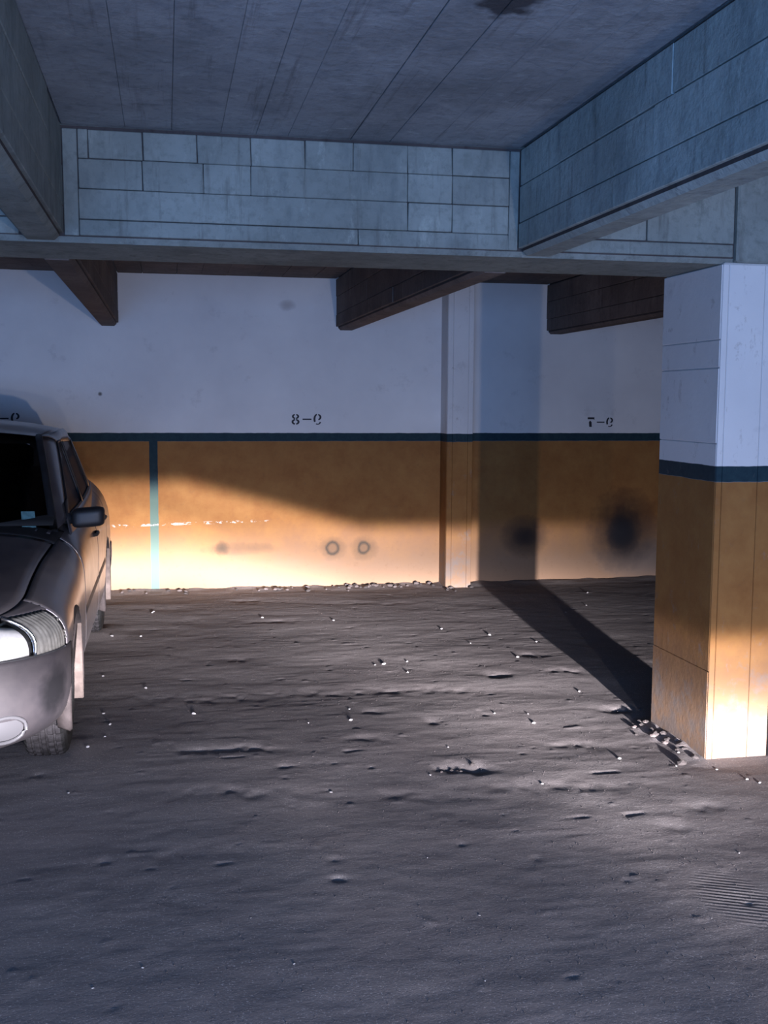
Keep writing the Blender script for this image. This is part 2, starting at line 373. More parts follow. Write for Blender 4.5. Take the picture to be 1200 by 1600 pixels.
def floor_height(x, y):
    h = .012*value_noise(x+3, y*1.6+5, .55, 1) + .0028*value_noise(x+9, y*2.3+2, 1.5, 2)
    h += .0014*value_noise(x+1.3, y*1.7+7, 4.5, 3) + .0006*value_noise(x+7, y*1.3+1, 11, 4) + .0003*value_noise(x, y, 27, 5)
    h -= .0012*np.abs(value_noise(x*1.1, y*2.4, 7, 8))
    lump = np.clip(value_noise(x+2, y+2, 16, 6)-.84, 0, 1); h += lump*.02
    pit = np.clip(value_noise(x+5, y+8, 13, 9)-.88, 0, 1); h -= pit*.04
    for px, py, a, b, dep in GROOVES:
        c = ground(px, py); ex = (ground(px+a, py)-c); ey = (ground(px, py-b)-c)
        ax, ay = ex.x, ey.y
        dx = (x-c.x); dy = (y-c.y) - dx*(ex.y/ex.x if abs(ex.x) > 1e-6 else 0)*1.0
        n = value_noise(x*9+px, y*4, 1, 12)*.5
        d = (dx/ax)**2 + ((dy+n*ay)/ay)**2
        h -= dep*.30*np.exp(-d*1.3)*(1+.8*value_noise(x*30, y*16, 1, 21)) - dep*.07*np.exp(-((dx/ax)**2 + ((dy-ay*2.2)/ay)**2)*1.0)
    h -= .012
    # the ground is level where columns, walls and the car stand, and banks up at the column foot
    def calm(cx0, cx1, cy0, cy1, soft, lvl):
        nonlocal h
        dx = np.maximum(np.maximum(cx0-x, x-cx1), 0); dy = np.maximum(np.maximum(cy0-y, y-cy1), 0)
        k = np.clip(1-np.hypot(dx, dy)/soft, 0, 1); h = h*(1-k)+lvl*k
    calm(CX0, CX1, YF, YR, .10, -.001)
    for wx in (-.505, -1.975):
        for wy in (4.9, 7.5): calm(wx-.07, wx+.07, wy-.07, wy+.07, .2, -.001)
    h += .012*np.clip(1-(YB-y)/.22, 0, 1)*(1+.7*value_noise(x, y, 9, 14))
    d = np.maximum(CX0-x, 0); h += .016*np.clip(1-d/.14, 0, 1)*(np.clip((y-YF)/.14, 0, 1)*np.clip((YR+.05-y)/.1, 0, 1)*(x < CX0+.02))*(1+value_noise(x, y, 14, 15))
    return h
def axis(dense0, dense1, step, lo, hi):
    mid = np.arange(dense0, dense1+1e-6, step)
    return np.concatenate([np.linspace(lo, dense0, 28, endpoint=False), mid, np.linspace(dense1, hi, 28)[1:]])
xs = axis(-1.3, 4.3, .013, -12, 12)
ys = axis(2.3, YB+.05, .013, -8, YB+.30)
X, Y = np.meshgrid(xs, ys, indexing='ij'); H = floor_height(X, Y)
nx, ny = X.shape
me = bpy.data.meshes.new('floor')
me.vertices.add(nx*ny); me.vertices.foreach_set('co', np.stack([X, Y, H], -1).reshape(-1))
i, j = np.meshgrid(np.arange(nx-1), np.arange(ny-1), indexing='ij')
q = np.stack([i*ny+j, (i+1)*ny+j, (i+1)*ny+j+1, i*ny+j+1], -1).reshape(-1)
nf = (nx-1)*(ny-1)
me.loops.add(nf*4); me.loops.foreach_set('vertex_index', q)
me.polygons.add(nf); me.polygons.foreach_set('loop_start', np.arange(nf)*4)
me.update(calc_edges=True); me.validate()
me.polygons.foreach_set('use_smooth', np.ones(nf, bool))
floor = link('floor', me, M_FLOOR)
tag(floor, 'uneven dusty dark grey concrete floor covered with dirt', 'floor', kind='structure')
def fh(x, y): return float(floor_height(np.array([x], float), np.array([y], float))[0])

# --- back wall
bm = bmesh.new(); box(bm, (-12, YB, -.05), (12, YB+.25, ZC+.3))
wall = tag(obj('wall_back', bm, M_WALL), 'plastered back wall, white above a dark green line and orange below', 'wall', kind='structure')
for nm, a, b in (('wall_left', (-12.25, -8, -.1), (-12, YB+.25, ZC+.3)), ('wall_right', (12, -8, -.1), (12.25, YB+.25, ZC+.3))):
    bm = bmesh.new(); box(bm, a, b)
    tag(obj(nm, bm, M_COLP), 'plain painted side wall of the garage', 'wall', kind='structure')

# --- stencilled bay numbers, mirrored as in the photograph
def arc(cx, cz, rx, rz, a0, a1, wd, n=10):
    P = []
    for k in range(n+1):
        a = math.radians(a0+(a1-a0)*k/n); P.append((cx+rx*math.cos(a), cz+rz*math.sin(a)))
    for k in range(n, -1, -1):
        a = math.radians(a0+(a1-a0)*k/n); P.append((cx+(rx-wd)*math.cos(a), cz+(rz-wd*.8)*math.sin(a)))
    return P
def glyph(ch):     # unit height 1, already mirrored left to right; list of polygons
    if ch == '8':
        return [arc(.30, .76, .29, .24, 105, 262, .15), arc(.30, .76, .29, .24, -82, 75, .15),
                arc(.30, .26, .32, .27, 98, 258, .16), arc(.30, .26, .32, .27, -78, 82, .16)]
    if ch == '9':  # mirrored nine: stroke on the left, bowl at the top
        return [arc(.32, .52, .32, .50, 100, 215, .16), arc(.34, .70, .30, .30, -75, 80, .15), arc(.34, .30, .28, .30, 235, 350, .12)]
    if ch == '7':  # mirrored seven: bar at the top, stem leaning
        return [[(.0, 1.0), (.62, 1.0), (.62, .72), (.54, .80), (.0, .80)], [(.16, .0), (.40, .0), (.36, .52), (.22, .66), (.12, .5)]]
    if ch == '-':
        return [[(0, .44), (.72, .44), (.72, .56), (0, .56)]]
def number(name, txt, x0, z0, hgt, wid, label):
    bm = bmesh.new(); x = 0; items = []
    for ch in txt:
        items.append((ch, x)); x += .66 + (.20 if ch != '-' else .22)
    tot = x-.20
    for ch, xo in items:
        for P in glyph(ch):
            f = [bm.verts.new((x0+(xo+px)/tot*wid, YB-.0015, z0+pz*hgt)) for px, pz in P]
            b = [bm.verts.new((v.co.x, YB+.002, v.co.z)) for v in f]
            n = len(P)
            if n > 8:
                for k in range(n//2-1):
                    bm.faces.new((f[k], f[k+1], f[n-2-k], f[n-1-k]))
            else: bm.faces.new(f)
            for k in range(n): bm.faces.new((f[k], b[k], b[(k+1) % n], f[(k+1) % n]))
    bmesh.ops.recalc_face_normals(bm, faces=bm.faces)
    o = obj(name, bm, M_INK, wall); o['label'] = label
number('stencil_number', '8-9', 1.026, 1.352, .090, .250, 'mirrored black stencil number reading 9-8 above the green line')
number('stencil_number', '7-9', 3.629, 1.337, .084, .238, 'mirrored black stencil number reading 9-7 beyond the pillar')
number('stencil_number', '-9', -1.2954, 1.352, .090, .1604, 'mirrored black stencil number partly hidden behind the car roof')

# --- board-marked facing: pieces proud of a core
def boards(parent, mat, plane, courses, name='formwork_board', thick=.014, gap=.006, jit=.004):
    """plane(a, b, depth) -> xyz; courses: list of (b0, b1, [a breaks])"""
    for b0, b1, br in courses:
        for a0, a1 in zip(br[:-1], br[1:]):
            t = thick + random.uniform(-jit, jit); g = gap/2*random.choice((.35, .6, 1.0))
            bm = bmesh.new(); r = bmesh.ops.create_cube(bm, size=1)
            sk = random.uniform(-jit, jit)
            for v in r['verts']:
                a = a0+g if v.co.x < 0 else a1-g; b = b0+g if v.co.y < 0 else b1-g
                a += sk*v.co.y
                v.co = Vector(plane(a, b, t+sk*.4*v.co.x if v.co.z > 0 else -.004))
            bmesh.ops.recalc_face_normals(bm, faces=bm.faces)
            bmesh.ops.bevel(bm, geom=list(bm.edges), offset=.0025, segments=1, affect='EDGES')
            obj(name, bm, mat, parent)
def core(name, a, b, mat, faces=(), bevel=.012, joint=None):
    """box core; faces = list of (axis, sign) shown only through the joints, stained dark"""
    bm = bmesh.new(); box(bm, a, b, bevel); bm.normal_update()
    for f in bm.faces:
        for ax, sg in faces:
            if f.normal[ax]*sg > .9: f.material_index = 1
    return obj(name, bm, [mat, joint or M_JOINT])

# transverse beam (courses read off the photograph at its front face)
def fx(px, py): return on_y(px, py, YF).x
def fz(px, py): return on_y(px, py, YF).z
LIP = .014
tb = core('transverse_beam', (-11.9, YF+LIP, ZT), (11.9, YR, ZC+.02), M_CONC, [(1, -1)], .02)
tag(tb, 'deep board-marked concrete beam spanning the ceiling from side to side', 'beam', kind='structure')
z0, z1, z2, z3, z4 = ZT+.022, fz(450, 354), fz(450, 308), fz(450, 262), ZC-.012
xl, xr = BX[1]+.002, BX2[0]-.002
vj1 = [fx(p, 240) for p in (137, 223, 308, 392, 477, 552, 637, 707)]
vj2 = [fx(p, 290) for p in (223, 318, 392, 637, 707)]
plane_f = lambda a, b, t: (a, YF+LIP-t, b)
edge_l, edge_r = xl+.055, xr-.04
boards(tb, M_CONC, plane_f, [
    (z3, z4, [edge_l]+vj1+[edge_r]), (z2, z3, [edge_l]+vj2+[edge_r]),
    (z1, z2, [edge_l, fx(637, 330), fx(707, 330), edge_r]), (z0, z1, [edge_l, fx(560, 365), edge_r]),
    (z0, z4, [xl, edge_l]), (z0, z4, [edge_r, xr])], gap=.0045)
# the same beam in the bays on either side
boards(tb, M_CONC, plane_f, [(z2+.03, z4, [-4.4, -3.4, -2.5, -1.6, BX[0]-.002]), (z1, z2+.03, [-4.4, -3.0, -2.0, -1.2, BX[0]-.002]), (z0, z1, [-4.4, -2.2, BX[0]-.002])])
zq = fz(1100, 380)
boards(tb, M_CONC, plane_f, [(zq, z4, [BX2[1]+.002, 1.95, CX0+.045]), (z0, zq, [BX2[1]+.002, CX0+.045]),
                             (zq, z4, [CX1+.02, 3.0, BX3[0]-.002]), (z0, zq, [CX1+.02, BX3[0]-.002])])
# column head standing proud of the beam above the column
bm = bmesh.new(); box(bm, (CX0+.05, YF-.018, ZT+.003), (CX1-.06, YF+.02, ZC-.002), .008)
obj('column_head', bm, M_CONC, tb)

# longitudinal beams, front bay and rear bay, sharing x-positions
ZL = ZT
def long_beam(x0, x1, y0, y1, mat, label, left_brk, left=True, right=True, jm=None):
    nm = 'longitudinal_beam'
    cb = core(nm, (x0+.012, y0, ZL), (x1-.012, y1, ZC+.02), mat, [(0, -1), (0, 1)], .018, jm)
    tag(cb, label, 'beam', kind='structure')
    zz = [ZL+.028, 2.262, 2.408, ZC-.006]
    for sgn, on in ((-1, left), (1, right)):
        if not on: continue
        pl = (lambda a, b, t: (x0+.012-t, a, b)) if sgn < 0 else (lambda a, b, t: (x1-.012+t, a, b))
        cs = []
        for k in range(3):
            br = [y0]; y = y0
            step = left_brk[k]
            while y+step*1.4 < y1: y += step*random.uniform(.8, 1.2); br.append(y)
            br.append(y1); cs.append((zz[k], zz[k+1], br))
        boards(cb, mat, pl, cs)
    return cb
long_beam(*BX, -7.9, YF-.002, M_CONC, 'board-marked concrete beam running overhead above the parked car', (4, 2.2, 1.1))
long_beam(*BX2, -7.9, YF-.002, M_DAYLIT, 'board-marked concrete beam overhead towards the painted column', (6, 1.6, .85))
long_beam(*BX3, -7.9, YF-.002, M_CONC, 'concrete beam overhead beyond the painted column', (5, 2.2, 1.6), True, False)
long_beam(-2.60, -2.44, -7.9, YF-.002, M_CONC, 'concrete beam overhead over the far side of the car', (5, 2.2, 1.6), False, True)
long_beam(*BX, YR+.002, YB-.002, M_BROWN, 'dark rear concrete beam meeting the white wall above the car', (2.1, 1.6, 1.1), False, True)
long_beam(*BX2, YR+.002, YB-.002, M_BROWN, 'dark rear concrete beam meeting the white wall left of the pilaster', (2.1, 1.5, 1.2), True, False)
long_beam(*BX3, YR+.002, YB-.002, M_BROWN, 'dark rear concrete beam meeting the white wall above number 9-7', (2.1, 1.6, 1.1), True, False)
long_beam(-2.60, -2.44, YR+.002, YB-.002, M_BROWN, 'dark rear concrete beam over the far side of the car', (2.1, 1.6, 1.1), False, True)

# ceiling: slab with board strips running front to back
bm = bmesh.new(); box(bm, (-12, -8, ZC+.012), (12, YB+.25, ZC+.25))
ceil = tag(obj('ceiling', bm, M_SLAB), 'grey concrete ceiling slab marked by long formwork boards', 'ceiling', kind='structure')
def cx_at(px): return on_y(px, 205, YF).x
brks = [BX[1], cx_at(195), cx_at(268), cx_at(345), cx_at(400), cx_at(450), cx_at(548), cx_at(610), cx_at(675), cx_at(745), BX2[0]]
def ceiling_boards(br, y0, y1, mat):
    for a, b in zip(br[:-1], br[1:]):
        wide = random.random() < .25
        g = .0004 if not wide else .0022
        t = random.uniform(0, .0016); bm = bmesh.new(); box(bm, (a+g, y0, ZC+t), (b-g, y1, ZC+.016), .0015)
        obj('ceiling_board', bm, mat, ceil)
ceiling_boards(brks, -7.9, YF+LIP, M_SLAB)
def even(a, b, w):
    n = max(1, round((b-a)/w)); base = np.linspace(a, b, n+1); base[1:-1] += RNG.uniform(-.03, .03, n-1); return list(base)
for a, b in ((BX2[1], BX3[0]), (BX3[1], 5.2), (-2.44, BX[0]), (-4.6, -2.60)):
    ceiling_boards(even(a, b, .21), -7.9, YF+LIP, M_SLAB)
for a, b in ((BX[1], BX2[0]), (BX2[1], BX3[0]), (BX3[1], 5.2), (-2.44, BX[0]), (-4.6, -2.60)):
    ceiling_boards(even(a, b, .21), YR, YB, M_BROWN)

# --- column with board-marked faces, painted
col = core('pillar', (CX0+.008, YF+.006, -.06), (CX1-.012, YR, ZT+.004), M_COLP, [(0, -1)], .006, M_COLP)
tag(col, 'square concrete column painted white, green line and orange below', 'column', kind='structure')
zl = [-.05, on_y(1060, 1025, 4.6).z, on_y(1078, 690, 4.55).z, on_y(1081, 577, 4.55).z, on_y(1081, 535, 4.55).z, ZT-.003]
boards(col, M_COLP, lambda a, b, t: (CX0+.008-t, a, b), [(zl[k], zl[k+1], [YF+.006, YR]) for k in range(5)], gap=.004, thick=.008, jit=.002)
boards(col, M_COLP, lambda a, b, t: (a, YF+.006-t, b), [(-.05, ZT-.003, [CX0+.002, CX0+.030]), (-.05, ZT-.003, [CX0+.031, 2.492]), (-.05, ZT-.003, [2.493, CX1])], gap=.0022, thick=.006, jit=.001)

# --- pilaster on the back wall
bm = bmesh.new(); box(bm, (2.299+.014, YP+.006, -.05), (2.521, YB+.01, ZC+.02), .006)
pil = tag(obj('wall_pilaster', bm, [M_COLP]), 'narrow painted pilaster standing against the back wall', 'pilaster', kind='structure')
boards(pil, M_COLP, lambda a, b, t: (a, YP+.006-t, b), [(-.04, ZC, [2.301, 2.345]), (-.04, ZC, [2.346, 2.478]), (-.04, ZC, [2.479, 2.521])], gap=.0015, thick=.006, jit=.001)
bm = bmesh.new(); box(bm, (2.300, YP+.016, -.04), (2.313, YB-.001, ZC), .002)
obj('formwork_board', bm, M_COLP, pil)

# ================================================================= CAR
CARX, CARY, LEN = -1.24, 4.12, 4.12
car = bpy.data.objects.new('car', None); COL.objects.link(car); car.location = (CARX, CARY, 0)
tag(car, 'dark grey saloon car with a pale headlight parked facing forward against the wall', 'car')
def interp(pts):
    P = np.array(pts, float)
    def f(y):
        k = int(np.clip(np.searchsorted(P[:, 0], y)-1, 0, len(P)-2))
        def slope(i):
            if i <= 0 or i >= len(P)-1: 
                i = min(max(i, 0), len(P)-1); a = max(i-1, 0); b = min(i+1, len(P)-1)
                return (P[b, 1]-P[a, 1])/(P[b, 0]-P[a, 0])
            return (P[i+1, 1]-P[i-1, 1])/(P[i+1, 0]-P[i-1, 0])
        h = P[k+1, 0]-P[k, 0]; t = min(max((y-P[k, 0])/h, 0), 1)
        return ((2*t**3-3*t*t+1)*P[k, 1] + (t**3-2*t*t+t)*h*slope(k) + (-2*t**3+3*t*t)*P[k+1, 1] + (t**3-t*t)*h*slope(k+1))
    return f
WM = .84
def Wd(y):
    if y < .55: return WM*(max(0, 1-((.55-y)/.55)**2.6))**.385
    if y > LEN-.42: return WM*(max(0, 1-((y-LEN+.42)/.42)**3))**.333
    return WM
Td = interp([(0, .665), (.05, .70), (.12, .735), (.3, .77), (.8, .86), (1.25, .935), (1.5, .965), (2.5, .985), (3.2, 1.04), (3.6, 1.09), (3.95, 1.09), (4.06, 1.05), (4.12, .95)])
Bd = interp([(0, .22), (.15, .195), (.45, .170), (.9, .17), (3.0, .17), (3.7, .20), (4.12, .30)])
Nu = interp([(0, 3.2), (.9, 3.2), (1.5, 5.0), (3.0, 5.0), (3.6, 3.6), (4.12, 3.2)])
Nl = interp([(0, 5), (.4, 5), (.8, 5), (3.5, 5), (4.12, 2.8)])
ZM, AX, RA = .56, (.78, 3.38), .335
def S(y, phi, off=0.0, arch=True):
    """half section point; phi in degrees from the widest line, + up"""
    p = math.radians(phi); W, T, B = Wd(y)-off, Td(y)-off, Bd(y)+off; n = Nu(y) if phi > 0 else Nl(y)
    c, s = max(math.cos(p), 0), math.sin(p)
    r = (c**n + abs(s)**n)**(-1/n)
    x = max(W, 0)*r*c; z = ZM + ((T-ZM) if s > 0 else (ZM-B))*r*s
    if arch and x > .60 and z < ZM+.12:
        for a in AX:
            d = abs(y-a)
            if d < RA: z = max(z, .295 + math.sqrt(RA*RA-d*d) - (off*0))
    return Vector((x, y, z))
def ease(t): return t*t*(3-2*t)
def panel(name, y0, y1, p0, p1, mat, sides=(1, -1), joined=False, off=0.0, nu=None, nv=10, parent=None, power=1.0, g=.004, thick=.006, label=None):
    nu = nu or max(4, int((y1-y0)/.03)); out = []
    P0 = p0 if callable(p0) else (lambda y: p0); P1 = p1 if callable(p1) else (lambda y: p1)
    bms = []
    for s in sides:
        bm = bmesh.new() if (not joined or not bms) else bms[0]
        def fn(u, v):
            y = y0+g + (y1-y0-2*g)*(u**power)
            a, b = P0(y), P1(y); q = S(y, a+(b-a)*v, off*min(1, y/.05, (LEN-y)/.05))
            return Vector((q.x*s, q.y, q.z))
        grid_mesh(fn, nu, nv, bm, flip=(s > 0))
        if not bms or not joined: bms.append(bm)
    for bm in bms:
        bmesh.ops.remove_doubles(bm, verts=bm.verts, dist=.0006)
        o = obj(name, bm, mat, parent or car, True)
        if thick:
            md = o.modifiers.new('thick', 'SOLIDIFY'); md.thickness = thick; md.offset = -1
        if label: o['label'] = label
        out.append(o)
    return out
# black inner shell (floorpan, wheel wells), closes every gap
def shell():
    bm = bmesh.new(); n = 150
    ysn = [LEN*.5*(1-math.cos(PI*k/n)) for k in range(n+1)]
    phs = list(np.linspace(-90, 90, 61)); rings = []
    for y in ysn:
        ring = []
        yy = min(max(y, .012), LEN-.012)
        half = [S(yy, p, .030) for p in phs]
        ring = [bm.verts.new((q.x, q.y, q.z)) for q in half] + [bm.verts.new((-q.x, q.y, q.z)) for q in half[-2:0:-1]]
        rings.append(ring)
    m = len(rings[0])
    for A, B in zip(rings[:-1], rings[1:]):
        for k in range(m):
            bm.faces.new((A[k], A[(k+1) % m], B[(k+1) % m], B[k]))
    bmesh.ops.remove_doubles(bm, verts=bm.verts, dist=.0005)
    bmesh.ops.recalc_face_normals(bm, faces=bm.faces)
    return obj('underbody', bm, M_SHELL, car, True)
shell()
panel('front_bumper', 0.0, .455, -76, 1.5, M_BUMPER, joined=True, nu=60, nv=18, power=2.4, g=0, off=-.006, label='front bumper with a dark patch at the corner')
hood = panel('hood', .0, 1.20, 45.4, 90, M_PAINT, joined=True, nu=64, nv=14, power=2.0, g=0)[0]
panel('front_fender', .40, 1.29, -50, 44.6, M_PAINT, nv=40, g=.003)
panel('headlight_surround', .0, .41, lambda y: 43-6.2*max(0, y-.2)/.16, 45.2, M_PAINT, nv=3, g=0, nu=30)
panel('front_door', 1.295, 2.345, -48, 52, M_PAINT, nv=24, g=.004)
panel('rear_door', 2.35, 3.25, -48, 52, M_PAINT, nv=36, g=.004)
panel('rear_fender', 3.255, LEN-.30, -48, 52, M_PAINT, nv=36, g=.003)
panel('rear_bumper', LEN-.40, LEN, -62, -1, M_BUMPER, joined=True, nu=30, nv=16, power=.6, g=.001, off=-.008)
panel('trunk_lid', 3.50, LEN, 53, 90, M_PAINT, joined=True, nu=34, nv=12, power=.7)
panel('tail_light', LEN-.295, LEN-.02, 2, 50, M_RED, nu=14, nv=8)
panel('rear_panel', LEN-.02, LEN, 0, 50, M_PAINT, joined=True, nu=5, nv=8, g=0)
panel('sill', .98, 3.08, -88, -49, M_BLACK, nv=4)
panel('cowl', 1.20, 1.42, 44, 90, M_BLACK, joined=True, nv=14, g=.002)
g_ = panel('grille', 0.0, .043, 2, 45, M_BLACK, joined=True, nu=14, nv=8, g=0, power=2)[0]
for k in range(4):
    bm = bmesh.new(); zz = .575+.026*k
    tube(bm, [(x, -.004+.045*abs(x/.34)**3, zz) for x in np.linspace(-.33, .33, 13)], .005, 6)
    obj('slat', bm, M_CHROME, g_, True)

# headlights: clear lens, pale reflector bowl, frosted signal segment, broken dark corner
for s in (1, -1):
    h0 = bpy.data.objects.new('headlight', None); COL.objects.link(h0); h0.parent = car
    if s > 0: h0['label'] = 'bright clear headlight with frosted turn signal, broken at its corner'
    top = lambda y: 42.5-6*max(0, (y-.2))/.16
    def hp(nm, y0, y1, off, mat, nu, nv, bumps=None, thick=.0, lo=2.5):
        def fn(u, v):
            y = y0+(y1-y0)*u; q = S(y, lo+(top(y)-lo)*v, off+(bumps(u, v) if bumps else 0), False); return Vector((q.x*s, q.y, q.z))
        bm = grid_mesh(fn, nu, nv, flip=(s > 0)); o = obj(nm, bm, mat, h0, True)
        if thick: 
            md = o.modifiers.new('thick', 'SOLIDIFY'); md.thickness = thick; md.offset = -1
        return o
    hp('reflector', .045, .188, .004, M_LAMPW, 26, 16, lambda u, v: .010*math.sin(PI*u)*math.sin(PI*v))
    hp('lens', .045, .195, -.010, M_LENS, 14, 10, thick=.003)
    hp('turn_signal', .195, .362, -.006, M_SIGNAL, 44, 12, lambda u, v: .0008*math.sin(u*PI*2*9), .004)
    # bright rib between lamp and signal
    bm = bmesh.new(); pts = []
    for v in np.linspace(0, 1, 10):
        q = S(.193+.006*math.sin(PI*v), 2.5+40*v, -.013, False); pts.append((q.x*s, q.y, q.z))
    tube(bm, pts, .006, 8); obj('lamp_rib', bm, M_CHROME, h0, True)
    bm = bmesh.new(); pts = []
    for v in np.linspace(0, 1, 12):
        y = .045+(.362-.045)*v; q = S(y, 1.6, -.010, False); pts.append((q.x*s, q.y, q.z))
    tube(bm, pts, .005, 8); obj('lamp_bezel', bm, M_BLACK, h0, True)
    hp('lamp_pocket', .362, .405, .010, M_SHELL, 4, 8, thick=.01)
    if s > 0:
        bm = bmesh.new()
        for k in range(6):
            q = S(random.uniform(.368, .40), random.uniform(6, 30), -.002)
            r = bmesh.ops.create_icosphere(bm, subdivisions=1, radius=random.uniform(.004, .009))
            for v in r['verts']: v.co = Vector((v.co.x*.6, v.co.y*1.3, v.co.z)) + q
        obj('broken_lens_piece', bm, M_SIGNAL, h0)['kind'] = 'stuff'
# fog lamps: oval recess, ring and lens
for s in (1, -1):
    c = S(.125, -36, -.008); n = Vector((.62, -1, -.12)).normalized(); n.x *= s; c.x *= s
    a = n.cross(Vector((0, 0, 1))).normalized(); b = a.cross(n)
    ring = []; bm = bmesh.new()
    for k in range(28):
        t = 2*PI*k/28; ring.append(c + n*.006 + a*.085*math.cos(t) + b*.050*math.sin(t))
    tube(bm, ring, .008, 8, True); f0 = obj('fog_light', bm, M_FOG, car, True)
    bm = bmesh.new()
    vv = [bm.verts.new(c + n*.006 + a*.074*math.cos(2*PI*k/28) + b*.041*math.sin(2*PI*k/28)) for k in range(28)]
    cc = bm.verts.new(c + n*.016)
    for k in range(28): bm.faces.new((vv[k], vv[(k+1) % 28], cc))
    obj('fog_lens', bm, M_FOG, f0, True)

# wheel-arch lips, side moulding, door handles
for s in (1, -1):
    for a in AX:
        bm = bmesh.new(); pts = []
        for k in range(33):
            t = math.radians(-22+224*k/32); z = .295+(RA-.006)*math.sin(t)
            y = a-(RA-.006)*math.cos(t)
            pts.append((s*(WM-.001), y, max(z, .2)))
        # flat flange, 3 cm deep, facing into the arch
        prev = None
        for (x, y, z) in pts:
            nrm = Vector((0, y-a, z-.295)).normalized()
            row = [bm.verts.new(Vector((x+s*.006, y, z))), bm.verts.new(Vector((x+s*.006, y, z))+nrm*.022), bm.verts.new(Vector((x-s*.004, y, z))+nrm*.034),
                   bm.verts.new(Vector((x-s*.055, y, z))+nrm*.004), bm.verts.new(Vector((x-s*.055, y, z))-nrm*.004)]
            if prev:
                for k in range(5): bm.faces.new((prev[k], prev[(k+1) % 5], row[(k+1) % 5], row[k]))
            else: bm.faces.new(row)
            prev = row
        bm.faces.new(prev[::-1])
        bmesh.ops.recalc_face_normals(bm, faces=bm.faces)
        obj('wheel_arch', bm, M_ARCH, car, True)
        # mud flap behind the wheel, facing forward; its pale colour stands for lamplight on it
        bm = bmesh.new(); box(bm, (s*(WM-.05) if s > 0 else s*(WM+.004), a+RA-.035, .155), (s*(WM+.004) if s > 0 else s*(WM-.05), a+RA-.012, .53), .004)
        for v in bm.verts:
            if v.co.z > .4: v.co.y -= .07; v.co.x = s*(WM-.002) + (v.co.x-s*(WM-.02))*.35
        o = obj('mud_flap', bm, M_LITFLAP, car)
        o['label'] = 'mud flap behind the wheel, lamplight painted pale on it'
    for ya, yb in ((1.34, 2.30), (2.39, 3.02)):
        bm = bmesh.new()
        def fn(u, v):
            y = ya+(yb-ya)*u; z = .50+.055*v; return Vector((s*(WM+.0-.0+.010*math.sin(PI*v)**.5), y, z))
        grid_mesh(fn, 10, 6, bm, flip=(s > 0)); o = obj('side_moulding', bm, M_BLACK, car, True)
    for yh in (2.18, 3.04):
        bm = bmesh.new(); x = S(yh, 30).x
        tube(bm, [(s*(x-.004), yh-.075, .80), (s*(x+.022), yh-.06, .803), (s*(x+.026), yh, .806), (s*(x+.022), yh+.06, .803), (s*(x-.004), yh+.075, .80)], .010, 8)
        obj('door_handle', bm, M_BLACK, car, True)

# greenhouse
def gx(y, z): return .800 - .33*(z-.86) - .035*abs((y-2.45)/1.2)**2.2
def side_quad(name, P, mat, s, nu=8, nv=6, off=0.0, thick=.006):
    (a, b, c, d) = [Vector((0,)+p) for p in P]          # bottom-front, bottom-rear, top-rear, top-front in (y, z)
    def fn(u, v):
        q = (a*(1-u)+b*u)*(1-v) + (d*(1-u)+c*u)*v; return Vector((s*(gx(q.y, q.z)+off), q.y, q.z))
    o = obj(name, grid_mesh(fn, nu, nv, flip=(s > 0)), mat, car, True)
    if thick:
        md = o.modifiers.new('thick', 'SOLIDIFY'); md.thickness = thick; md.offset = -1
    return o
RE = interp([(1.90, 1.352), (2.1, 1.362), (2.5, 1.375), (2.9, 1.365), (3.2, 1.335)])
def wsh(u, v):     # windscreen, u across -1..1, v up
    xb, xt = .700, .575; x = u*(xb+(xt-xb)*v); yb = 1.235+.125*u*u; yt = 1.86+.10*u*u
    zb = .925-.012*u*u; zt = 1.392-.040*u*u
    return Vector((x, yb+(yt-yb)*v, zb+(zt-zb)*v+.018*math.sin(PI*v)))
def rsh(u, v):
    xb, xt = .640, .575; x = u*(xb+(xt-xb)*v); yb = 3.78-.10*u*u; yt = 3.16-.04*u*u
    zb = 1.075; zt = 1.385-.045*u*u
    return Vector((x, yb+(yt-yb)*v, zb+(zt-zb)*v+.012*math.sin(PI*v)))
def surf(name, fn, mat, nu, nv, parent=None, flip=False, thick=.005):
    o = obj(name, grid_mesh(fn, nu, nv, flip=flip), mat, parent or car, True)
    if thick:
        md = o.modifiers.new('thick', 'SOLIDIFY'); md.thickness = thick; md.offset = -1
    return o
ws = surf('windshield', lambda u, v: wsh(u*2-1, v), M_GLASS, 24, 10, thick=0)
surf('rear_window', lambda u, v: rsh(1-u*2, v), M_GLASS, 20, 8, thick=0)
def roof(u, v):
    un = u*2-1; f0 = wsh(un, 1); r1 = rsh(un, 1); y = f0.y+(r1.y-f0.y)*v
    e = RE(y); xw = gx(y, e); k = ease(min(1, v*3)); k2 = ease(min(1, (1-v)*3))
    kk = min(k, k2)
    x = un*(.575+(xw-.575)*kk)
    base = f0.z*(1-v)+r1.z*v
    z = e + (.062)*(1-abs(un)**2.6)
    return Vector((x, y, base*(1-kk)+z*kk))
surf('roof', roof, M_PAINT, 32, 28)
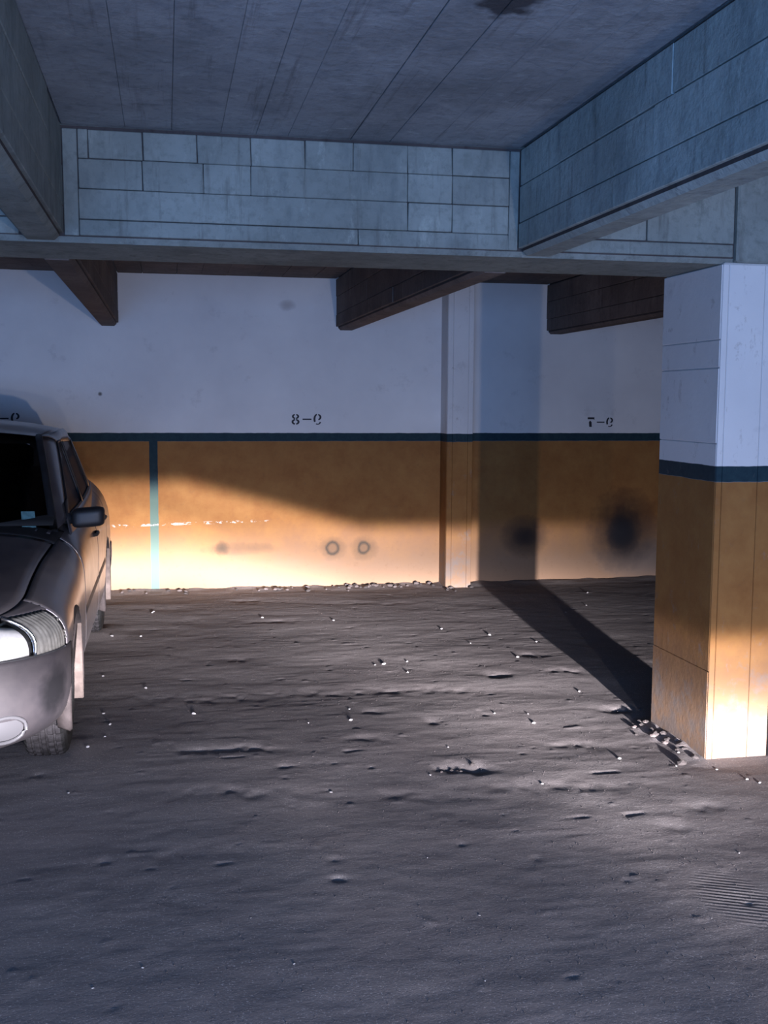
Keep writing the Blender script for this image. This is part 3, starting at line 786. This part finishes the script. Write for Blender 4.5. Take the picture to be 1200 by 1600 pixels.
for s in (1, -1):
    side_quad('front_window', ((1.60, .965), (2.27, .975), (2.31, 1.318), (2.155, 1.318)), M_SIDEGLASS, s, off=-.004, thick=0)
    side_quad('rear_side_window', ((2.38, .977), (3.06, .995), (2.96, 1.300), (2.385, 1.320)), M_SIDEGLASS, s, off=-.004, thick=0)
    side_quad('mirror_sail', ((1.47, .93), (1.60, .965), (1.74, 1.045), (1.60, 1.03)), M_BLACK, s, 2, 2, off=.002)
    side_quad('door_pillar', ((2.27, .97), (2.38, .97), (2.385, 1.32), (2.31, 1.32)), M_BLACK, s, 3, 6)
    side_quad('belt_panel', ((1.36, .80), (3.70, .86), (3.62, .992), (1.50, .958)), M_PAINT, s, 30, 5)
    def rail(u, v):
        y = 2.145+.825*u; z = 1.317-.019*u; b = Vector((gx(y, z)+.001, y, z)); t = roof(1, u)
        q = b.lerp(t, v); k = math.sin(PI*v)*.010; q.x += k; q.z += k; return Vector((s*q.x, q.y, q.z))
    surf('roof_rail', rail, M_PAINT, 28, 5, flip=(s > 0))
    def cpil(u, v):
        a = Vector((0, 3.06-.10*v, .99+.31*v)); a.x = gx(a.y, a.z); b = rsh(1, v)
        q = a.lerp(b, u); q.x += .022*math.sin(PI*u); return Vector((q.x*s, q.y, q.z))
    surf('rear_pillar', cpil, M_PAINT, 8, 8, flip=(s > 0))
    def cbase(u, v):
        a = Vector((0, 3.06, .90+.09*v)); a.x = gx(a.y, a.z)+.0; b = Vector((.655, 3.76, .98+.095*v)); q = a.lerp(b, u); q.x += .012*math.sin(PI*u)
        return Vector((q.x*s, q.y, q.z))
    surf('rear_shoulder', cbase, M_PAINT, 10, 4, flip=(s > 0))
    def apil(u, v):
        a = wsh(1, v); b = Vector((0, 1.52+.63*v, .955+.363*v)); b.x = gx(b.y, b.z)
        q = a.lerp(b, u); q.x += .012*math.sin(PI*u); q.z += .006*math.sin(PI*u); return Vector((q.x*s, q.y, q.z))
    surf('front_pillar', apil, M_PAINT, 6, 12, flip=(s < 0))
    # gap filler where pillar, rail and roof meet
    def corner(u, v):
        a = wsh(1, 1); y = a.y+(2.2-a.y)*v; e1 = Vector((gx(y, RE(y)), y, RE(y))); b = Vector((gx(y+.03, 1.318), 1.96+.20*v, 1.318+.03*(1-v)))
        b.x = gx(b.y, b.z); q = e1.lerp(b, u); return Vector((q.x*s, q.y, q.z))
    # rubber seals along the windows
    for loop in (((1.60, .965), (2.27, .975), (2.31, 1.318), (2.155, 1.318)), ((2.38, .977), (3.06, .995), (2.96, 1.300), (2.385, 1.320))):
        bm = bmesh.new(); pts = []
        for k in range(4):
            p, q = loop[k], loop[(k+1) % 4]
            for t in (0, .25, .5, .75):
                y, z = p[0]+(q[0]-p[0])*t, p[1]+(q[1]-p[1])*t; pts.append((s*(gx(y, z)+.001), y, z))
        tube(bm, pts, .008, 6, True); obj('window_seal', bm, M_BLACK, car, True)
    bm = bmesh.new(); tube(bm, [Vector((s*wsh(1, v).x, wsh(1, v).y, wsh(1, v).z)) for v in np.linspace(0, 1, 10)], .020, 8)
    obj('windshield_seal', bm, M_BLACK, car, True)
    # mirror
    mh = bpy.data.objects.new('side_mirror', None); COL.objects.link(mh); mh.parent = car; mh['label'] = 'black door mirror'
    bm = bmesh.new(); r = bmesh.ops.create_cube(bm, size=1)
    bmesh.ops.subdivide_edges(bm, edges=list(bm.edges), cuts=6, use_grid_fill=True)
    for v in bm.verts:
        c = v.co*2; n = (abs(c.x)**5+abs(c.y)**5+abs(c.z)**5)**.2; c = c/max(n, 1e-6)*max(abs(c.x), abs(c.y), abs(c.z))
        if c.y < 0: c.x *= 1+.10*c.y; c.z *= 1+.22*c.y
        v.co = Vector((s*(.855+.080*c.x), 1.47+.045*c.y, .968+.050*c.z + .006*c.x*s))
    if s < 0: bmesh.ops.reverse_faces(bm, faces=bm.faces)
    obj('mirror_housing', bm, M_BLACK, mh, True)
    bm = bmesh.new(); box(bm, (min(s*.80, s*.925), 1.515, .938), (max(s*.80, s*.925), 1.519, 1.006), .001); obj('mirror_glass', bm, M_MIRROR, mh)
    bm = bmesh.new(); tube(bm, [(s*.74, 1.56, .955), (s*.78, 1.53, .955), (s*.815, 1.49, .958)], [.03, .026, .02], 10); obj('mirror_arm', bm, M_BLACK, mh, True)
# roof antenna, wipers, sticker, inside
for x0 in (.42, -.18):
    bm = bmesh.new(); P = [Vector((x0, 1.235, .945)), wsh((x0-.12)/.69, .06)+Vector((0, -.015, .012)), wsh((x0-.50)/.69, .12)+Vector((0, -.012, .012))]
    tube(bm, P, [.009, .006, .004], 6); obj('wiper', bm, M_BLACK, car, True)
def patch(name, u0, u1, v0, v1, mat, d=-.004, label=None):
    o = surf(name, lambda u, v: wsh(u0+(u1-u0)*u, v0+(v1-v0)*v)+Vector((0, d, -d)), mat, 4, 3, thick=0, parent=ws)
    if label: o['label'] = label
patch('sticker', .80, .89, .10, .17, M_STICK, label='pale green sticker low on the windscreen')
patch('sticker', .80, .89, .03, .085, M_STICK, label='pale green sticker low on the windscreen')
dash = surf('dashboard', lambda u, v: Vector(((u*2-1)*.70, 1.32+.42*v, .955+.04*math.sin(PI*v)-.0*v)), M_SHELL, 12, 8, thick=.01)
for sx in (-.37, .37):
    st = bpy.data.objects.new('seat', None); COL.objects.link(st); st.parent = car
    bm = bmesh.new(); box(bm, (sx-.24, 2.28, .85), (sx+.24, 2.40, 1.12), .04); obj('seat_back', bm, M_SEAT, st, True)
    bm = bmesh.new(); box(bm, (sx-.13, 2.32, 1.15), (sx+.13, 2.40, 1.30), .03); obj('headrest', bm, M_SEAT, st, True)
    for e in (-.05, .05):
        bm = bmesh.new(); tube(bm, [(sx+e, 2.36, 1.10), (sx+e, 2.36, 1.17)], .007, 6); obj('headrest_post', bm, M_CHROME, st)
bm = bmesh.new(); box(bm, (-.60, 3.20, .90), (.60, 3.32, 1.12), .04); obj('rear_seat', bm, M_SEAT, car, True)
bm = bmesh.new(); tube(bm, [(.37+.17*math.cos(t), 1.80+.05*math.sin(t), 1.00+.16*math.sin(t)) for t in np.linspace(0, 2*PI, 25)[:-1]], .014, 8, True)
obj('steering_wheel', bm, M_BLACK, car, True)
bm = bmesh.new(); box(bm, (.60-.62-.09, 1.93, 1.262), (.60-.62+.13, 1.955, 1.318), .01); rv = obj('rear_view_mirror', bm, M_BLACK, car)
bm = bmesh.new(); box(bm, (.43, 1.87, 1.285), (.54, 1.875, 1.318), .004); o = obj('sun_visor', bm, M_SEAT, car)

# wheels
def wheel(x, y, s):
    wo = bpy.data.objects.new('wheel', None); COL.objects.link(wo); wo.parent = car; wo.location = (x, y, .297)
    prof = [(-.070, .185), (-.088, .215), (-.090, .255), (-.082, .280), (-.070, .2935)]
    tread = [(-.052, 0), (-.050, 1), (-.042, 1), (-.040, 0), (-.020, 0), (-.018, 1), (-.010, 1), (-.008, 0), (.008, 0), (.010, 1), (.018, 1), (.020, 0), (.040, 0), (.042, 1), (.050, 1), (.052, 0)]
    full = prof + [(a, .298-.007*b) for a, b in tread] + [(-a, r) for a, r in prof[::-1]]
    bm = bmesh.new(); n = 144; rings = []
    for k in range(n):
        t = 2*PI*k/n; ring = []
        for a, r in full:
            if abs(a) > .018 and r > .28 and (k % 4 == 0): r -= .007
            ring.append(bm.verts.new((a, r*math.cos(t), r*math.sin(t))))
        rings.append(ring)
    for k in range(n):
        A, B = rings[k], rings[(k+1) % n]
        for q in range(len(full)-1):
            f = bm.faces.new((A[q], A[q+1], B[q+1], B[q])); f.material_index = 1 if 4 <= q < len(full)-5 else 0
    bmesh.ops.recalc_face_normals(bm, faces=bm.faces)
    obj('tyre', bm, [M_RUBBER, M_DUSTRUB], wo)
    bm = bmesh.new(); n = 48; pr = [(.070, .190), (.060, .180), (.02, .172), (-.07, .172)]
    R_ = [[bm.verts.new((s*a, r*math.cos(2*PI*k/n), r*math.sin(2*PI*k/n))) for a, r in pr] for k in range(n)]
    for k in range(n):
        for q in range(3): bm.faces.new((R_[k][q], R_[k][q+1], R_[(k+1) % n][q+1], R_[(k+1) % n][q]))
    rim = obj('rim', bm, M_RIM, wo, True)
    for k in range(6):
        bm = bmesh.new(); a = 2*PI*k/6
        d = Vector((0, math.cos(a), math.sin(a)))
        tube(bm, [Vector((s*.045, 0, 0))+d*.03, Vector((s*.052, 0, 0))+d*.10, Vector((s*.058, 0, 0))+d*.176], [.024, .018, .022], 8); obj('spoke', bm, M_RIM, rim, True)
    bm = bmesh.new(); bmesh.ops.create_cone(bm, cap_ends=True, segments=20, radius1=.04, radius2=.034, depth=.04, matrix=Matrix.Translation((s*.05, 0, 0)) @ Matrix.Rotation(PI/2*s, 4, 'Y'))
    obj('hub_cap', bm, M_RIM, rim)
for y in AX:
    for s in (1, -1): wheel(s*.718, y, s)

# ================================================================= LOOSE STONES AND RUBBLE
def stone_mesh(seed, sub=2):
    rr = random.Random(seed); bm = bmesh.new(); bmesh.ops.create_icosphere(bm, subdivisions=sub, radius=1)
    ax = [Vector([rr.gauss(0, 1) for _ in range(3)]).normalized() for _ in range(7)]
    for v in bm.verts:
        k = 1.0
        for a in ax:
            d = v.co.dot(a)
            if d > .62: v.co -= a*(d-.62)*.9
        v.co.z *= .68; v.co.x *= 1.15
    me = bpy.data.meshes.new('stone'); bm.to_mesh(me); bm.free(); return me
SM = {}
for mi in range(3):
    SM[mi] = []
    for k in range(4):
        me_ = stone_mesh(100+mi*10+k, 1); me_.materials.append(M_STONE[mi]); SM[mi].append(me_)
def stone(name, x, y, r, mi, label, cat, group):
    o = bpy.data.objects.new(name, random.choice(SM[mi])); COL.objects.link(o)
    o.location = (x, y, fh(x, y)+r*.40); o.scale = (r*random.uniform(.9, 1.4), r*random.uniform(.8, 1.1), r*random.uniform(.8, 1.1)); o.rotation_euler = (0, 0, random.uniform(0, PI))
    tag(o, label, cat, group); return o
PALE = [(228, 1070, 5), (161, 1051, 3), (162, 1110, 4), (172, 1129, 5), (137, 1167, 6), (164, 1149, 3), (303, 1112, 5), (107, 1237, 3), (482, 1128, 3), (517, 1234, 4),
        (600, 1034, 6), (548, 1124, 6), (546, 1105, 3), (636, 1030, 3), (690, 979, 4), (765, 989, 5), (735, 1002, 3), (838, 1000, 4), (809, 1025, 4), (637, 1047, 4),
        (918, 925, 4), (916, 944, 3), (884, 954, 2), (905, 1078, 5), (773, 1112, 3), (825, 1113, 3), (834, 1127, 5), (968, 1183, 5), (847, 1222, 5), (749, 1424, 3),
        (410, 963, 4), (521, 967, 4), (240, 954, 3), (175, 992, 4), (220, 991, 3), (238, 956, 3), (1002, 1131, 5), (1120, 1200, 4), (1167, 1217, 5), (1187, 1222, 5),
        (1060, 1175, 5), (1057, 1195, 4), (460, 1501, 3), (223, 1505, 3), (145, 1537, 3), (758, 1526, 3), (392, 1428, 2), (1155, 1330, 3), (668, 1335, 2), (1112, 1431, 2), (586, 1035, 3), (700, 1165, 3), (672, 1208, 3)]
for px, py, r in PALE:
    p = ground(px, py); r_ = r*p.y/F_PX*.62
    near_col = 990 < px and py > 1120
    stone('stone_chip', p.x, p.y, r_, 0,
          *next((l, 'stone', g) for ok, l, g in (
              (near_col, 'pale stone chip lying beside the foot of the painted column', 'pale chips by the column'),
              (px < 320, 'small pale stone chip lying on the floor beside the parked car', 'pale chips beside the car'),
              (py > 1290, 'tiny pale stone chip on the bare bluish floor far in front of the column', 'tiny chips on the bare near floor'),
              (py < 1060, 'small pale stone chip on the floor between column and back wall', 'pale chips towards the back wall'),
              (True, 'small pale stone chip in the middle of the floor around the hollows', 'pale chips in the middle of the floor')) if ok))
for k in range(22):   # clods banked along the foot of the column's shaded side
    t = random.random(); y = YF-.06+t*(YR-YF+.1); x = CX0-.015-abs(random.gauss(0, .045))
    stone('dirt_clod', x, y, random.uniform(.010, .022), random.choice((1, 2, 2)), 'lump of dirt banked against the shaded side of the column', 'rubble', 'dirt lumps at the column foot')
for k in range(56):   # rubble at the foot of the back wall, thickest before the pilaster
    px = random.choice((random.uniform(520, 600), random.uniform(600, 700), random.uniform(420, 740), random.uniform(180, 520)))
    x = on_y(px, 905, YB).x; y = YB-.05-abs(random.gauss(0, .10))
    if x > 2.27: y -= .22
    stone('rubble_piece', x, y, random.uniform(.010, .026), random.choice((1, 1, 2)), 'piece of crumbled plaster on the floor along the back wall', 'rubble', 'crumbled plaster along the back wall')
for px, py, r in ((705, 1199, 9), (690, 1203, 6), (738, 1193, 10), (752, 1197, 6), (1000, 1106, 8), (965, 1107, 6), (983, 1108, 7), (720, 1201, 6)):
    p = ground(px, py)
    stone('dark_clod', p.x, p.y, r*p.y/F_PX*.45, 2, 'dark broken clod at the edge of a hollow in the floor', 'rubble', 'dark clods at the hollows')
# grit: far too small to count
rg = np.random.default_rng(5); V = []; Fc = []
for k in range(2600):
    x = rg.uniform(-.15, 2.18); y = 2.5+6.4*rg.random()**1.1; r = rg.uniform(.001, .0028)
    z = 0; b = len(V); V += [(x-r, y-r, z), (x+r, y-r*.6, z), (x+r*.3, y+r, z), (x, y, z+r*1.1)]; Fc += [(b, b+1, b+3), (b+1, b+2, b+3), (b+2, b, b+3), (b, b+2, b+1)]
Va = np.array(V); base = floor_height(Va[3::4, 0], Va[3::4, 1]); Va[:, 2] += np.repeat(base, 4)
me = bpy.data.meshes.new('grit'); me.from_pydata(Va.tolist(), [], Fc)
tag(link('grit', me, M_STONE[2]), 'fine grey grit strewn over the dirt floor', 'grit', kind='stuff')
